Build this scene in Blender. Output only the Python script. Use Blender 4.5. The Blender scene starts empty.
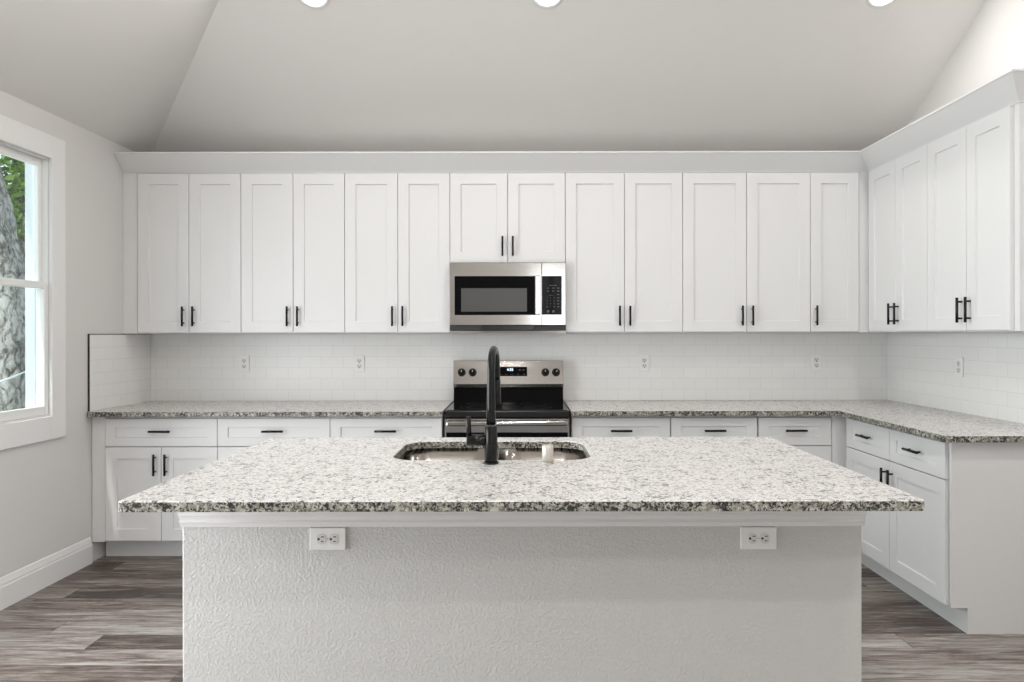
import bpy, bmesh, math, random
from mathutils import Vector, Matrix
random.seed(7)
C = bpy.context.scene
COL = C.collection
PI = math.pi

# ------------------------------------------------------------------ camera, world, sun, exposure
HC = 1.385
cd = bpy.data.cameras.new('camera'); cam = bpy.data.objects.new('camera', cd); COL.objects.link(cam)
cam.location = (0, 0, HC)
cam.rotation_euler = (Matrix.Rotation(PI/2, 4, 'X') @ Matrix.Rotation(-0.0016, 4, 'Z')).to_euler()
cd.sensor_width = 36.0; cd.lens = 700/1024*36
cd.shift_x = -7/1024; cd.shift_y = -6/1024
cd.clip_start = 0.05
C.camera = cam

C.view_settings.view_transform = 'Standard'
C.view_settings.look = 'None'
C.view_settings.gamma = 1.0
C.view_settings.use_curve_mapping = False
C.view_settings.exposure = 0.17

w = bpy.data.worlds.new('world'); C.world = w; w.use_nodes = True
bg = w.node_tree.nodes['Background']
bg.inputs['Color'].default_value = (0.80, 0.90, 1.0, 1); bg.inputs['Strength'].default_value = 1.4

sd = bpy.data.lights.new('sun', 'SUN'); sd.energy = 1.6; sd.angle = 0.02; sd.color = (1, .96, .9)
sun = bpy.data.objects.new('sun', sd); COL.objects.link(sun)
sun.rotation_euler = Vector((0.15, 0.6, -0.8)).to_track_quat('-Z', 'Y').to_euler()

def area(name, loc, direction, sx, sy, energy, color):
    l = bpy.data.lights.new(name, 'AREA'); l.shape = 'RECTANGLE'; l.size = sx; l.size_y = sy
    l.energy = energy; l.color = color
    o = bpy.data.objects.new(name, l); COL.objects.link(o); o.location = loc
    o.rotation_euler = Vector(direction).to_track_quat('-Z', 'Y').to_euler()
    return o
# fill lamps in added, unseen openings: narrow entry behind the camera, door on the left
area('unseen_entry_fill', (.575, -3.36, 1.3), (0, 1, 0), .53, 2.5, 15, (1, 1, 1))
area('added_door_fill', (-2.86, 1.55, 1.13), (1, 0, 0), 2.0, 2.1, 100, (.97, .985, 1))
area('window_daylight_boost', (-5.6, 3.9, 2.3), (1, -0.02, -0.06), 1.7, 3.0, 300, (.95, .98, 1))   # lamp panel added out of view to boost the side window's daylight

# ------------------------------------------------------------------ key numbers (metres)
WL, WR, WB, WF = -2.600, 2.597, 4.93, -3.2       # room
PLATE, TOPZ = 2.632, 4.0
SB, SL = 0.581, 0.635                             # ceiling slopes
CT, CTH = 0.925, 0.03                             # counter top height and thickness
UB, UT = 1.398, 2.555                             # wall cabinet box
DB, DT = 1.405, 2.449                             # wall cabinet doors
UY, UX = 4.60, 2.290                               # wall cabinet door planes
BY, BX = 4.27, 1.985                              # base cabinet door planes

# ------------------------------------------------------------------ materials
def mat(name):
    m = bpy.data.materials.new(name); m.use_nodes = True
    nt = m.node_tree; return m, nt, nt.nodes['Principled BSDF']
def N(nt, t, **kw):
    n = nt.nodes.new(t)
    for k, v in kw.items():
        if k in n.inputs.keys(): n.inputs[k].default_value = v
        else: setattr(n, k, v)
    return n
def L(nt, a, b): nt.links.new(a, b)
def simple(name, col, rough=.5, metal=0, spec=.5, noise=0.0, nscale=8, bump=0, bscale=200):
    m, nt, b = mat(name)
    b.inputs['Base Color'].default_value = (*col, 1); b.inputs['Roughness'].default_value = rough
    b.inputs['Metallic'].default_value = metal; b.inputs['Specular IOR Level'].default_value = spec
    tc = N(nt, 'ShaderNodeTexCoord')
    if noise:
        n = N(nt, 'ShaderNodeTexNoise', Scale=nscale, Detail=3.0); L(nt, tc.outputs['Object'], n.inputs['Vector'])
        r = N(nt, 'ShaderNodeMapRange'); r.inputs['To Min'].default_value = 1-noise; r.inputs['To Max'].default_value = 1+noise
        L(nt, n.outputs['Fac'], r.inputs['Value'])
        h = N(nt, 'ShaderNodeHueSaturation'); h.inputs['Color'].default_value = (*col, 1)
        L(nt, r.outputs['Result'], h.inputs['Value']); L(nt, h.outputs['Color'], b.inputs['Base Color'])
    if bump:
        n = N(nt, 'ShaderNodeTexNoise', Scale=bscale, Detail=2.0); L(nt, tc.outputs['Object'], n.inputs['Vector'])
        bp = N(nt, 'ShaderNodeBump', Strength=bump, Distance=0.002); L(nt, n.outputs['Fac'], bp.inputs['Height'])
        L(nt, bp.outputs['Normal'], b.inputs['Normal'])
    return m
M = {}
M['cabinet'] = simple('white_cabinet_paint', (.73, .73, .73), .35, noise=.008, nscale=5)
M['wall'] = simple('greige_wall_paint', (.66, .645, .63), .8, bump=.12, bscale=160, noise=.01)
M['ceiling'] = simple('greige_ceiling_paint', (.74, .722, .70), .85, bump=.12, bscale=120, noise=.01)
M['trim'] = simple('white_trim_paint', (.78, .78, .775), .4, noise=.006)
M['vinyl'] = simple('white_vinyl', (.80, .80, .79), .35, noise=.006)
M['exterior'] = simple('exterior_white_paint', (.62, .66, .69), .6, noise=.02)
M['black'] = simple('matte_black_metal', (.004, .004, .0045), .2, spec=.3, noise=.05)
M['knobblack'] = simple('black_knob_plastic', (.004, .004, .004), .5, spec=.15, noise=.05)
M['plastic'] = simple('white_plastic', (.80, .80, .78), .3, noise=.005)
M['plastic2'] = simple('white_receptacle_plastic', (.66, .66, .64), .3, noise=.005)
M['slot'] = simple('dark_slot', (.03, .03, .03), .6, noise=.05)
M['screw'] = simple('painted_screw', (.6, .6, .58), .4, metal=.4, noise=.03)
M['nickel'] = simple('satin_nickel', (.60, .57, .53), .45, metal=.6, noise=.03)
M['blackglass'] = simple('black_glass', (.004, .004, .0045), 0.05, spec=.06, noise=.02)
M['cooktop'] = simple('cooktop_glass', (.012, .012, .013), .1, spec=.4, noise=.02)
M['enamel'] = simple('black_enamel', (.012, .012, .012), .2, noise=.04)
M['mesh_window'] = simple('grey_oven_window', (.07, .07, .068), .3, noise=.03)
M['darkgrille'] = simple('dark_underside', (.05, .05, .05), .45, metal=.4, noise=.05)
M['edge'] = simple('dark_tile_edge', (.05, .045, .04), .4, metal=.6, noise=.05)
M['print'] = simple('grey_panel_print', (.11, .11, .11), .5, noise=.02)
M['hinge'] = simple('steel_hinge', (.4, .4, .4), .35, metal=.9, noise=.03)

def steel():
    m, nt, b = mat('brushed_stainless')
    b.inputs['Base Color'].default_value = (.52, .505, .485, 1); b.inputs['Metallic'].default_value = 1
    tc = N(nt, 'ShaderNodeTexCoord'); mp = N(nt, 'ShaderNodeMapping'); mp.inputs['Scale'].default_value = (6, 400, 900)
    L(nt, tc.outputs['Object'], mp.inputs['Vector'])
    n = N(nt, 'ShaderNodeTexNoise', Scale=1.0, Detail=3.0); L(nt, mp.outputs['Vector'], n.inputs['Vector'])
    r = N(nt, 'ShaderNodeMapRange'); r.inputs['To Min'].default_value = .08; r.inputs['To Max'].default_value = .16
    L(nt, n.outputs['Fac'], r.inputs['Value']); L(nt, r.outputs['Result'], b.inputs['Roughness'])
    bp = N(nt, 'ShaderNodeBump', Strength=.06, Distance=.001); L(nt, n.outputs['Fac'], bp.inputs['Height'])
    L(nt, bp.outputs['Normal'], b.inputs['Normal'])
    return m
M['steel'] = steel()
M['ventsteel'] = simple('dull_vent_steel', (.34, .33, .31), .55, metal=.5, noise=.05)
M['sinksteel'] = simple('satin_sink_steel', (.36, .33, .30), .2, metal=1, noise=.05, nscale=30)

def emit(name, col, s):
    m, nt, b = mat(name)
    b.inputs['Base Color'].default_value = (*col, 1)
    b.inputs['Emission Color'].default_value = (*col, 1); b.inputs['Emission Strength'].default_value = s
    return m
M['lamp'] = emit('lamp_lens', (1, .97, .92), 9)
M['led'] = emit('display_digits', (.75, .88, 1), 1.6)

def granite(name, base_st, warm_c, grey_c, grey_st, black_st, black_c, k, rough):
    m, nt, b = mat(name); b.inputs['Roughness'].default_value = rough
    tc = N(nt, 'ShaderNodeTexCoord'); co = tc.outputs['Object']
    def noise(scale, detail=3, rough=.6, dist=0, off=0):
        mp = N(nt, 'ShaderNodeMapping'); mp.inputs['Location'].default_value = (off, off*1.7, off*.6); L(nt, co, mp.inputs['Vector'])
        n = N(nt, 'ShaderNodeTexNoise', Scale=scale*k, Detail=float(detail), Roughness=rough, Distortion=dist)
        L(nt, mp.outputs['Vector'], n.inputs['Vector']); return n.outputs['Fac']
    def ramp(v, stops):
        r = N(nt, 'ShaderNodeValToRGB'); e = r.color_ramp.elements
        while len(e) < len(stops): e.new(.5)
        for el, (p, c) in zip(e, stops): el.position = p; el.color = (*c, 1)
        L(nt, v, r.inputs['Fac']); return r.outputs['Color']
    def mix(f, a, c):
        x = N(nt, 'ShaderNodeMix', data_type='RGBA'); L(nt, f, x.inputs[0])
        for q, v in ((x.inputs[6], a), (x.inputs[7], c)):
            if isinstance(v, tuple): q.default_value = (*v, 1)
            else: L(nt, v, q)
        return x.outputs[2]
    step = lambda v, st: ramp(v, [(st[0], (0, 0, 0)), (st[1], (1, 1, 1))])
    base = ramp(noise(40, 3, .6), base_st)
    c1 = mix(step(noise(55, 2, .5, 0, 3.1), (.60, .68)), base, warm_c)
    c2 = mix(step(noise(80, 3, .65, .4, 7.3), grey_st), c1, grey_c)
    ad = N(nt, 'ShaderNodeMath', operation='MULTIPLY_ADD'); L(nt, noise(17, 2, .5, 0, 11), ad.inputs[0]); ad.inputs[1].default_value = .35; L(nt, noise(75, 3, .7, .3, 17), ad.inputs[2])
    L(nt, mix(step(ad.outputs[0], black_st), c2, black_c), b.inputs['Base Color'])
    return m
M['granite'] = granite('polished_speckled_granite', [(.30, (.57, .55, .525)), (.50, (.72, .70, .685))], (.59, .53, .50), (.29, .285, .28), (.545, .615), (.75, .79), (.06, .06, .06), 1.15, .3)
M['granite_edge_shade'] = granite('granite_edge_painted_shade', [(.30, (.17, .16, .13)), (.46, (.32, .31, .265)), (.60, (.52, .51, .46))], (.24, .21, .17), (.12, .12, .105), (.53, .60), (.675, .715), (.016, .016, .016), 1.3, .4)  # same stone as the top, darkened to paint in weaker light and reflection

def tile(name, axis):
    m, nt, b = mat(name); b.inputs['Roughness'].default_value = .3
    tc = N(nt, 'ShaderNodeTexCoord'); sp = N(nt, 'ShaderNodeSeparateXYZ'); L(nt, tc.outputs['Object'], sp.inputs[0])
    cb = N(nt, 'ShaderNodeCombineXYZ'); L(nt, sp.outputs[axis], cb.inputs[0])
    sub = N(nt, 'ShaderNodeMath', operation='SUBTRACT'); L(nt, sp.outputs['Z'], sub.inputs[0]); sub.inputs[1].default_value = CT; L(nt, sub.outputs[0], cb.inputs[1])
    def brick(smooth):
        br = N(nt, 'ShaderNodeTexBrick'); br.offset = .5
        br.inputs['Scale'].default_value = 1; br.inputs['Brick Width'].default_value = .1545; br.inputs['Row Height'].default_value = .0775
        br.inputs['Mortar Size'].default_value = .0012; br.inputs['Mortar Smooth'].default_value = smooth
        br.inputs['Color1'].default_value = (.80, .80, .785, 1); br.inputs['Color2'].default_value = (.78, .78, .765, 1); br.inputs['Mortar'].default_value = (.66, .65, .635, 1)
        L(nt, cb.outputs[0], br.inputs['Vector']); return br
    b1 = brick(.2); L(nt, b1.outputs['Color'], b.inputs['Base Color'])
    b2 = brick(1.0); inv = N(nt, 'ShaderNodeMath', operation='SUBTRACT'); inv.inputs[0].default_value = 1; L(nt, b2.outputs['Fac'], inv.inputs[1])
    n = N(nt, 'ShaderNodeTexNoise', Scale=9.0, Detail=1.0); L(nt, tc.outputs['Object'], n.inputs['Vector'])
    ma = N(nt, 'ShaderNodeMath', operation='MULTIPLY_ADD'); L(nt, n.outputs['Fac'], ma.inputs[0]); ma.inputs[1].default_value = .5; L(nt, inv.outputs[0], ma.inputs[2])
    bp = N(nt, 'ShaderNodeBump', Strength=.28, Distance=.0012); L(nt, ma.outputs[0], bp.inputs['Height']); L(nt, bp.outputs['Normal'], b.inputs['Normal'])
    return m
M['tile_x'] = tile('white_subway_tile_back', 'X'); M['tile_y'] = tile('white_subway_tile_side', 'Y')

def floor_mat():
    m, nt, b = mat('weathered_grey_brown_planks')
    tc = N(nt, 'ShaderNodeTexCoord'); sp = N(nt, 'ShaderNodeSeparateXYZ'); L(nt, tc.outputs['Object'], sp.inputs[0])
    def math_(op, a, bb=None, c=None):
        n = N(nt, 'ShaderNodeMath', operation=op)
        for i, v in enumerate((a, bb, c)):
            if v is None: continue
            if isinstance(v, (int, float)): n.inputs[i].default_value = v
            else: L(nt, v, n.inputs[i])
        return n.outputs[0]
    PW, PL = .15, 1.22
    ry = math_('DIVIDE', math_('ADD', sp.outputs['Y'], .06), PW); row = math_('FLOOR', ry); fy = math_('SUBTRACT', ry, row)
    wn = N(nt, 'ShaderNodeTexWhiteNoise', noise_dimensions='1D'); L(nt, row, wn.inputs['W'])
    rx = math_('ADD', math_('DIVIDE', sp.outputs['X'], PL), math_('MULTIPLY', wn.outputs['Value'], 5.0)); colm = math_('FLOOR', rx); fx = math_('SUBTRACT', rx, colm)
    cb = N(nt, 'ShaderNodeCombineXYZ'); L(nt, row, cb.inputs[0]); L(nt, colm, cb.inputs[1])
    pn = N(nt, 'ShaderNodeTexWhiteNoise', noise_dimensions='3D'); L(nt, cb.outputs[0], pn.inputs['Vector'])
    # grain, moved per plank
    off = N(nt, 'ShaderNodeVectorMath', operation='SCALE'); L(nt, pn.outputs['Color'], off.inputs[0]); off.inputs['Scale'].default_value = 37.0
    def grain(sx, sy, detail, rough, dist):
        mp = N(nt, 'ShaderNodeMapping'); mp.inputs['Scale'].default_value = (sx, sy, 1); L(nt, tc.outputs['Object'], mp.inputs['Vector'])
        av = N(nt, 'ShaderNodeVectorMath', operation='ADD'); L(nt, mp.outputs['Vector'], av.inputs[0]); L(nt, off.outputs[0], av.inputs[1])
        n = N(nt, 'ShaderNodeTexNoise', Scale=1.0, Detail=float(detail), Roughness=rough, Distortion=dist); L(nt, av.outputs[0], n.inputs['Vector']); return n.outputs['Fac']
    g1 = grain(3.2, 34, 8, .74, .6); g2 = grain(5, 75, 5, .75, .3); g3 = grain(2.6, 16, 6, .7, .8)
    t = math_('ADD', math_('MULTIPLY', pn.outputs['Value'], .38), math_('MULTIPLY', g1, 1.05))
    t = math_('ADD', t, math_('MULTIPLY', g2, .55)); t = math_('SUBTRACT', t, .55); t = math_('MULTIPLY_ADD', t, 1.35, -.165)
    r = N(nt, 'ShaderNodeValToRGB'); e = r.color_ramp.elements
    stops = [(.20, (.05, .036, .030)), (.36, (.115, .086, .073)), (.50, (.21, .175, .155)), (.64, (.315, .285, .26)), (.82, (.46, .44, .42))]
    while len(e) < len(stops): e.new(.5)
    for el, (p, c) in zip(e, stops): el.position = p; el.color = (*c, 1)
    L(nt, t, r.inputs['Fac'])
    # greyer weathered streaks
    st = N(nt, 'ShaderNodeMapRange'); st.inputs['From Min'].default_value = .50; st.inputs['From Max'].default_value = .70; st.inputs['To Max'].default_value = .4; L(nt, g3, st.inputs['Value'])
    mx = N(nt, 'ShaderNodeMix', data_type='RGBA'); L(nt, st.outputs['Result'], mx.inputs[0]); L(nt, r.outputs['Color'], mx.inputs[6]); mx.inputs[7].default_value = (.40, .39, .375, 1)
    # seams
    ey = math_('MINIMUM', fy, math_('SUBTRACT', 1.0, fy)); ex = math_('MINIMUM', fx, math_('SUBTRACT', 1.0, fx))
    seam = math_('MAXIMUM', math_('LESS_THAN', ey, .009), math_('LESS_THAN', ex, .0016))
    sf = math_('MULTIPLY', seam, .6)
    m2 = N(nt, 'ShaderNodeMix', data_type='RGBA'); L(nt, sf, m2.inputs[0]); L(nt, mx.outputs[2], m2.inputs[6]); m2.inputs[7].default_value = (.06, .05, .045, 1)
    L(nt, m2.outputs[2], b.inputs['Base Color'])
    rr = N(nt, 'ShaderNodeMapRange'); rr.inputs['To Min'].default_value = .34; rr.inputs['To Max'].default_value = .5; L(nt, g1, rr.inputs['Value']); L(nt, rr.outputs['Result'], b.inputs['Roughness'])
    hb = math_('SUBTRACT', math_('MULTIPLY', g2, .4), seam)
    bp = N(nt, 'ShaderNodeBump', Strength=.25, Distance=.0015); L(nt, hb, bp.inputs['Height']); L(nt, bp.outputs['Normal'], b.inputs['Normal'])
    return m
M['floor'] = floor_mat()

def drywall_island():
    m, nt, b = mat('textured_grey_drywall'); b.inputs['Base Color'].default_value = (.575, .575, .56, 1); b.inputs['Roughness'].default_value = .6
    tc = N(nt, 'ShaderNodeTexCoord')
    n = N(nt, 'ShaderNodeTexNoise', Scale=110.0, Detail=2.0, Distortion=.6); L(nt, tc.outputs['Object'], n.inputs['Vector'])
    r = N(nt, 'ShaderNodeValToRGB'); r.color_ramp.elements[0].position = .45; r.color_ramp.elements[1].position = .62; L(nt, n.outputs['Fac'], r.inputs['Fac'])
    bp = N(nt, 'ShaderNodeBump', Strength=.55, Distance=.0022); L(nt, r.outputs['Color'], bp.inputs['Height']); L(nt, bp.outputs['Normal'], b.inputs['Normal'])
    return m
M['drywall'] = drywall_island()

def glass():
    m = bpy.data.materials.new('window_glass'); m.use_nodes = True; nt = m.node_tree; nt.nodes.clear()
    o = N(nt, 'ShaderNodeOutputMaterial'); t = N(nt, 'ShaderNodeBsdfTransparent'); g = N(nt, 'ShaderNodeBsdfGlossy'); g.inputs['Roughness'].default_value = .01
    t.inputs['Color'].default_value = (.93, .97, .96, 1)
    lw = N(nt, 'ShaderNodeLayerWeight', Blend=.5); f = N(nt, 'ShaderNodeMapRange'); f.inputs['To Min'].default_value = .02; f.inputs['To Max'].default_value = .12; L(nt, lw.outputs['Facing'], f.inputs['Value']); mx = N(nt, 'ShaderNodeMixShader')
    L(nt, f.outputs[0], mx.inputs[0]); L(nt, t.outputs[0], mx.inputs[1]); L(nt, g.outputs[0], mx.inputs[2]); L(nt, mx.outputs[0], o.inputs['Surface'])
    return m
M['glass'] = glass()

def bark():
    m, nt, b = mat('pale_grey_bark'); b.inputs['Roughness'].default_value = .9
    tc = N(nt, 'ShaderNodeTexCoord'); n0 = N(nt, 'ShaderNodeTexNoise', Scale=6.0, Detail=4.0); L(nt, tc.outputs['Object'], n0.inputs['Vector'])
    sc = N(nt, 'ShaderNodeVectorMath', operation='SCALE'); sc.inputs['Scale'].default_value = .16; L(nt, n0.outputs['Color'], sc.inputs[0])
    ad = N(nt, 'ShaderNodeVectorMath', operation='ADD'); L(nt, tc.outputs['Object'], ad.inputs[0]); L(nt, sc.outputs[0], ad.inputs[1])
    mp = N(nt, 'ShaderNodeMapping'); mp.inputs['Scale'].default_value = (1, 1, .34); L(nt, ad.outputs[0], mp.inputs['Vector'])
    v = N(nt, 'ShaderNodeTexVoronoi', feature='DISTANCE_TO_EDGE', Scale=15.0); L(nt, mp.outputs['Vector'], v.inputs['Vector'])
    n = N(nt, 'ShaderNodeTexNoise', Scale=40.0, Detail=6.0, Roughness=.75); L(nt, mp.outputs['Vector'], n.inputs['Vector'])
    n2 = N(nt, 'ShaderNodeTexNoise', Scale=3.0, Detail=2.0); L(nt, tc.outputs['Object'], n2.inputs['Vector'])
    ma = N(nt, 'ShaderNodeMath', operation='MULTIPLY_ADD'); L(nt, v.outputs['Distance'], ma.inputs[0]); ma.inputs[1].default_value = .75; L(nt, n.outputs['Fac'], ma.inputs[2])
    mb_ = N(nt, 'ShaderNodeMath', operation='MULTIPLY_ADD'); L(nt, n2.outputs['Fac'], mb_.inputs[0]); mb_.inputs[1].default_value = .35; L(nt, ma.outputs[0], mb_.inputs[2])
    r = N(nt, 'ShaderNodeValToRGB'); e = r.color_ramp.elements; e.new(.5); e.new(.6)
    for el, (p, c) in zip(e, [(.58, (.03, .027, .022)), (.66, (.12, .11, .095)), (.76, (.27, .255, .235)), (.92, (.44, .425, .40))]): el.position = p; el.color = (*c, 1)
    L(nt, mb_.outputs[0], r.inputs['Fac']); L(nt, r.outputs['Color'], b.inputs['Base Color'])
    bp = N(nt, 'ShaderNodeBump', Strength=.9, Distance=.03); L(nt, ma.outputs[0], bp.inputs['Height']); L(nt, bp.outputs['Normal'], b.inputs['Normal'])
    return m
M['bark'] = bark()
def leaf(name, a, c):
    m, nt, b = mat(name); b.inputs['Roughness'].default_value = .5
    g = N(nt, 'ShaderNodeNewGeometry'); r = N(nt, 'ShaderNodeValToRGB'); r.color_ramp.elements[0].color = (*a, 1); r.color_ramp.elements[1].color = (*c, 1)
    L(nt, g.outputs['Random Per Island'], r.inputs['Fac']); L(nt, r.outputs['Color'], b.inputs['Base Color'])
    b.inputs['Transmission Weight'].default_value = 0
    return m
M['leaf'] = leaf('green_leaves', (.05, .14, .015), (.30, .46, .07))
M['leaf2'] = leaf('dark_green_leaves', (.02, .06, .012), (.10, .2, .04))
M['grass'] = simple('grass_ground', (.10, .16, .05), .9, noise=.4, nscale=6)

# ------------------------------------------------------------------ mesh helpers
class MB:
    def __init__(s): s.bm = bmesh.new()
    def box(s, x0, x1, y0, y1, z0, z1, bev=0, seg=1):
        vs = [s.bm.verts.new(p) for p in ((x0,y0,z0),(x1,y0,z0),(x1,y1,z0),(x0,y1,z0),(x0,y0,z1),(x1,y0,z1),(x1,y1,z1),(x0,y1,z1))]
        fs = [s.bm.faces.new([vs[i] for i in f]) for f in ((3,2,1,0),(4,5,6,7),(0,1,5,4),(1,2,6,5),(2,3,7,6),(3,0,4,7))]
        if bev:
            es = list({e for f in fs for e in f.edges})
            bmesh.ops.bevel(s.bm, geom=es, offset=bev, segments=seg, profile=.5, affect='EDGES')
        return s
    def loft(s, rings, close=False, cap0=True, cap1=True, smooth=True):
        R = [[s.bm.verts.new(p) for p in r] for r in rings]
        n = len(R[0]); K = len(R)
        for k in range(K if close else K-1):
            a, b = R[k], R[(k+1) % K]
            for i in range(n):
                f = s.bm.faces.new((a[i], a[(i+1) % n], b[(i+1) % n], b[i])); f.smooth = smooth
        if not close:
            if cap0: s.bm.faces.new(list(reversed(R[0])))
            if cap1: s.bm.faces.new(R[-1])
        return s
    def cyl(s, p0, p1, r0, r1=None, n=16, bev=0):
        p0, p1 = Vector(p0), Vector(p1); r1 = r0 if r1 is None else r1
        d = (p1-p0).normalized(); u = d.orthogonal().normalized(); v = d.cross(u)
        def ring(c, r): return [c + u*(r*math.cos(2*PI*i/n)) + v*(r*math.sin(2*PI*i/n)) for i in range(n)]
        if bev: rings = [ring(p0, r0-bev), ring(p0+d*bev, r0), ring(p1-d*bev, r1), ring(p1, r1-bev)]
        else: rings = [ring(p0, r0), ring(p1, r1)]
        return s.loft(rings)
    def tube(s, pts, rad, n=12):
        pts = [Vector(p) for p in pts]; rings = []
        u = None
        for i, p in enumerate(pts):
            d = (pts[min(i+1, len(pts)-1)] - pts[max(i-1, 0)]).normalized()
            u = d.orthogonal().normalized() if u is None else (u - d*u.dot(d)).normalized()
            v = d.cross(u); r = rad[i] if isinstance(rad, (list, tuple)) else rad
            rings.append([p + u*(r*math.cos(2*PI*k/n)) + v*(r*math.sin(2*PI*k/n)) for k in range(n)])
        return s.loft(rings)
    def prism(s, poly, z0, z1, bev=0, seg=2):
        a = [s.bm.verts.new((x, y, z0)) for x, y in poly]; b = [s.bm.verts.new((x, y, z1)) for x, y in poly]
        n = len(poly); fs = [s.bm.faces.new(list(reversed(a))), s.bm.faces.new(b)]
        for i in range(n): fs.append(s.bm.faces.new((a[i], a[(i+1) % n], b[(i+1) % n], b[i])))
        if bev:
            es = list({e for f in fs[:2] for e in f.edges})
            bmesh.ops.bevel(s.bm, geom=es, offset=bev, segments=seg, profile=.5, affect='EDGES')
        return s
    def build(s, name, m, parent=None, loc=None):
        bmesh.ops.recalc_face_normals(s.bm, faces=s.bm.faces[:])
        me = bpy.data.meshes.new(name); s.bm.to_mesh(me); s.bm.free()
        for mm in (m if isinstance(m, list) else [m]): me.materials.append(mm)
        o = bpy.data.objects.new(name, me); COL.objects.link(o)
        if parent is not None: o.parent = parent
        if loc is not None: o.location = loc
        return o
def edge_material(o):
    o.data.materials.append(M['granite_edge_shade'])
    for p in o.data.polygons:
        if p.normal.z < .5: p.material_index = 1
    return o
def tag(o, label=None, cat=None, group=None, kind=None):
    if label: o['label'] = label
    if cat: o['category'] = cat
    if group: o['group'] = group
    if kind: o['kind'] = kind
    return o
def empty(name, loc, label, cat, group=None, rz=0):
    o = bpy.data.objects.new(name, None); COL.objects.link(o); o.location = loc; o.rotation_euler = (0, 0, rz)
    o.empty_display_size = .1
    return tag(o, label, cat, group)
def struct(o, label, cat): return tag(o, label, cat, None, 'structure')
def copy_tree(o, parent=None):
    c = o.copy(); COL.objects.link(c)
    if parent is not None: c.parent = parent
    for ch in [q for q in bpy.data.objects if q.parent == o]: copy_tree(ch, c)
    return c
def text(name, body, size, m, parent, loc, rot=(PI/2, 0, 0), align='CENTER'):
    cu = bpy.data.curves.new(name, 'FONT'); cu.body = body; cu.size = size; cu.align_x = align; cu.align_y = 'CENTER'; cu.extrude = .0003
    t = bpy.data.objects.new(name+'_tmp', cu); COL.objects.link(t)
    bpy.context.view_layer.update()
    me = bpy.data.meshes.new_from_object(t.evaluated_get(bpy.context.evaluated_depsgraph_get()))
    bpy.data.objects.remove(t); me.materials.clear(); me.materials.append(m); me.name = name
    o = bpy.data.objects.new(name, me); COL.objects.link(o); o.parent = parent; o.location = loc; o.rotation_euler = rot
    return o

# ------------------------------------------------------------------ room shell
T = .13
struct(MB().box(-6, 6, WF-3, WB+T, -.12, 0).build('floor', M['floor']), 'weathered grey-brown wood plank floor', 'floor')
struct(MB().box(WL-T, WR+T, WB, WB+T, 0, PLATE+.05).build('wall_back', M['wall']), 'greige painted back wall behind the wall cabinets', 'wall')
# right wall follows the gable
gy = WB - (TOPZ-PLATE)/SB
mb = MB(); prof = [(WF, 0), (WB, 0), (WB, PLATE), (gy, TOPZ), (WF, TOPZ)]
mb.loft([[(WR, y, z) for y, z in prof], [(WR+T, y, z) for y, z in prof]], smooth=False)
struct(mb.build('wall_right', M['wall']), 'greige painted gable wall on the right', 'wall')
# left wall with the window opening
OY0, OY1, OZ0, OZ1 = 2.965, 3.905, .9375, 2.375
mb = MB()
mb.box(WL-T, WL, WF, .55, 0, PLATE).box(WL-T, WL, .55, 2.55, 2.2, PLATE).box(WL-T, WL, 2.55, OY0, 0, PLATE).box(WL-T, WL, OY1, WB, 0, PLATE).box(WL-T, WL, OY0, OY1, 0, OZ0).box(WL-T, WL, OY0, OY1, OZ1, PLATE)
struct(mb.build('wall_left', M['wall']), 'greige painted window wall on the left', 'wall')
# front wall; its unseen entry opening and post are shaped to streak the steel
mb = MB(); FX0, FX1, FZ1 = .3, .85, 2.6
mb.box(WL-T, FX0, WF-T, WF, 0, TOPZ).box(FX1, WR+T, WF-T, WF, 0, TOPZ).box(FX0, FX1, WF-T, WF, FZ1, TOPZ).box(.54, .60, WF-T, WF-.04, 0, FZ1)
struct(mb.build('wall_front', M['wall']), 'greige wall with an added narrow entry opening behind the camera', 'wall')
# unseen patio door added to the left wall for fill light: frame, mullion, casing
dmb = MB(); xa, xb = WL-.10, WL-.03
dmb.box(xa, xb, .552, .61, .001, 2.198, .002).box(xa, xb, 2.49, 2.548, .001, 2.198, .002).box(xa, xb, .61, 2.49, 2.13, 2.198, .002).box(xa, xb, .61, 2.49, .001, .07, .002).box(xa, xb, 1.51, 1.59, .07, 2.13, .002)
dmb.box(WL, WL+.018, .47, .55, .001, 2.28, .002).box(WL, WL+.018, 2.55, 2.63, .001, 2.28, .002).box(WL, WL+.018, .55, 2.55, 2.2, 2.28, .002)
dr_ = struct(dmb.build('added_door', M['trim']), 'white framed patio door, unseen, added in the left wall for fill light', 'door')
# ceiling: back slope and left slope meet in a hip, flat above
hx = WL + (TOPZ-PLATE)/SL
mb = MB(); bm = mb.bm; V = lambda p: bm.verts.new(p)
xo = WL-.2; po = PLATE-.2*SL; yo = WB+.2*SL/SB
a = V((xo+.022*(yo-WB), yo, po)); b_ = V((WR, yo, po)); c_ = V((WR, gy, TOPZ)); d_ = V((hx-.022*(WB-gy), gy, TOPZ)); e_ = V((xo-.022*(WB-WF), WF, po)); f_ = V((hx-.022*(WB-WF), WF, TOPZ)); g_ = V((WR, WF, TOPZ))
low = [bm.faces.new(q) for q in ((a, b_, c_, d_), (a, d_, f_, e_), (d_, c_, g_, f_))]
ex = bmesh.ops.extrude_face_region(bm, geom=low)
for v in [v for v in ex['geom'] if isinstance(v, bmesh.types.BMVert)]: v.co.z += .08
struct(mb.build('ceiling', M['ceiling']), 'greige vaulted ceiling with a hip at the left', 'ceiling')
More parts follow.
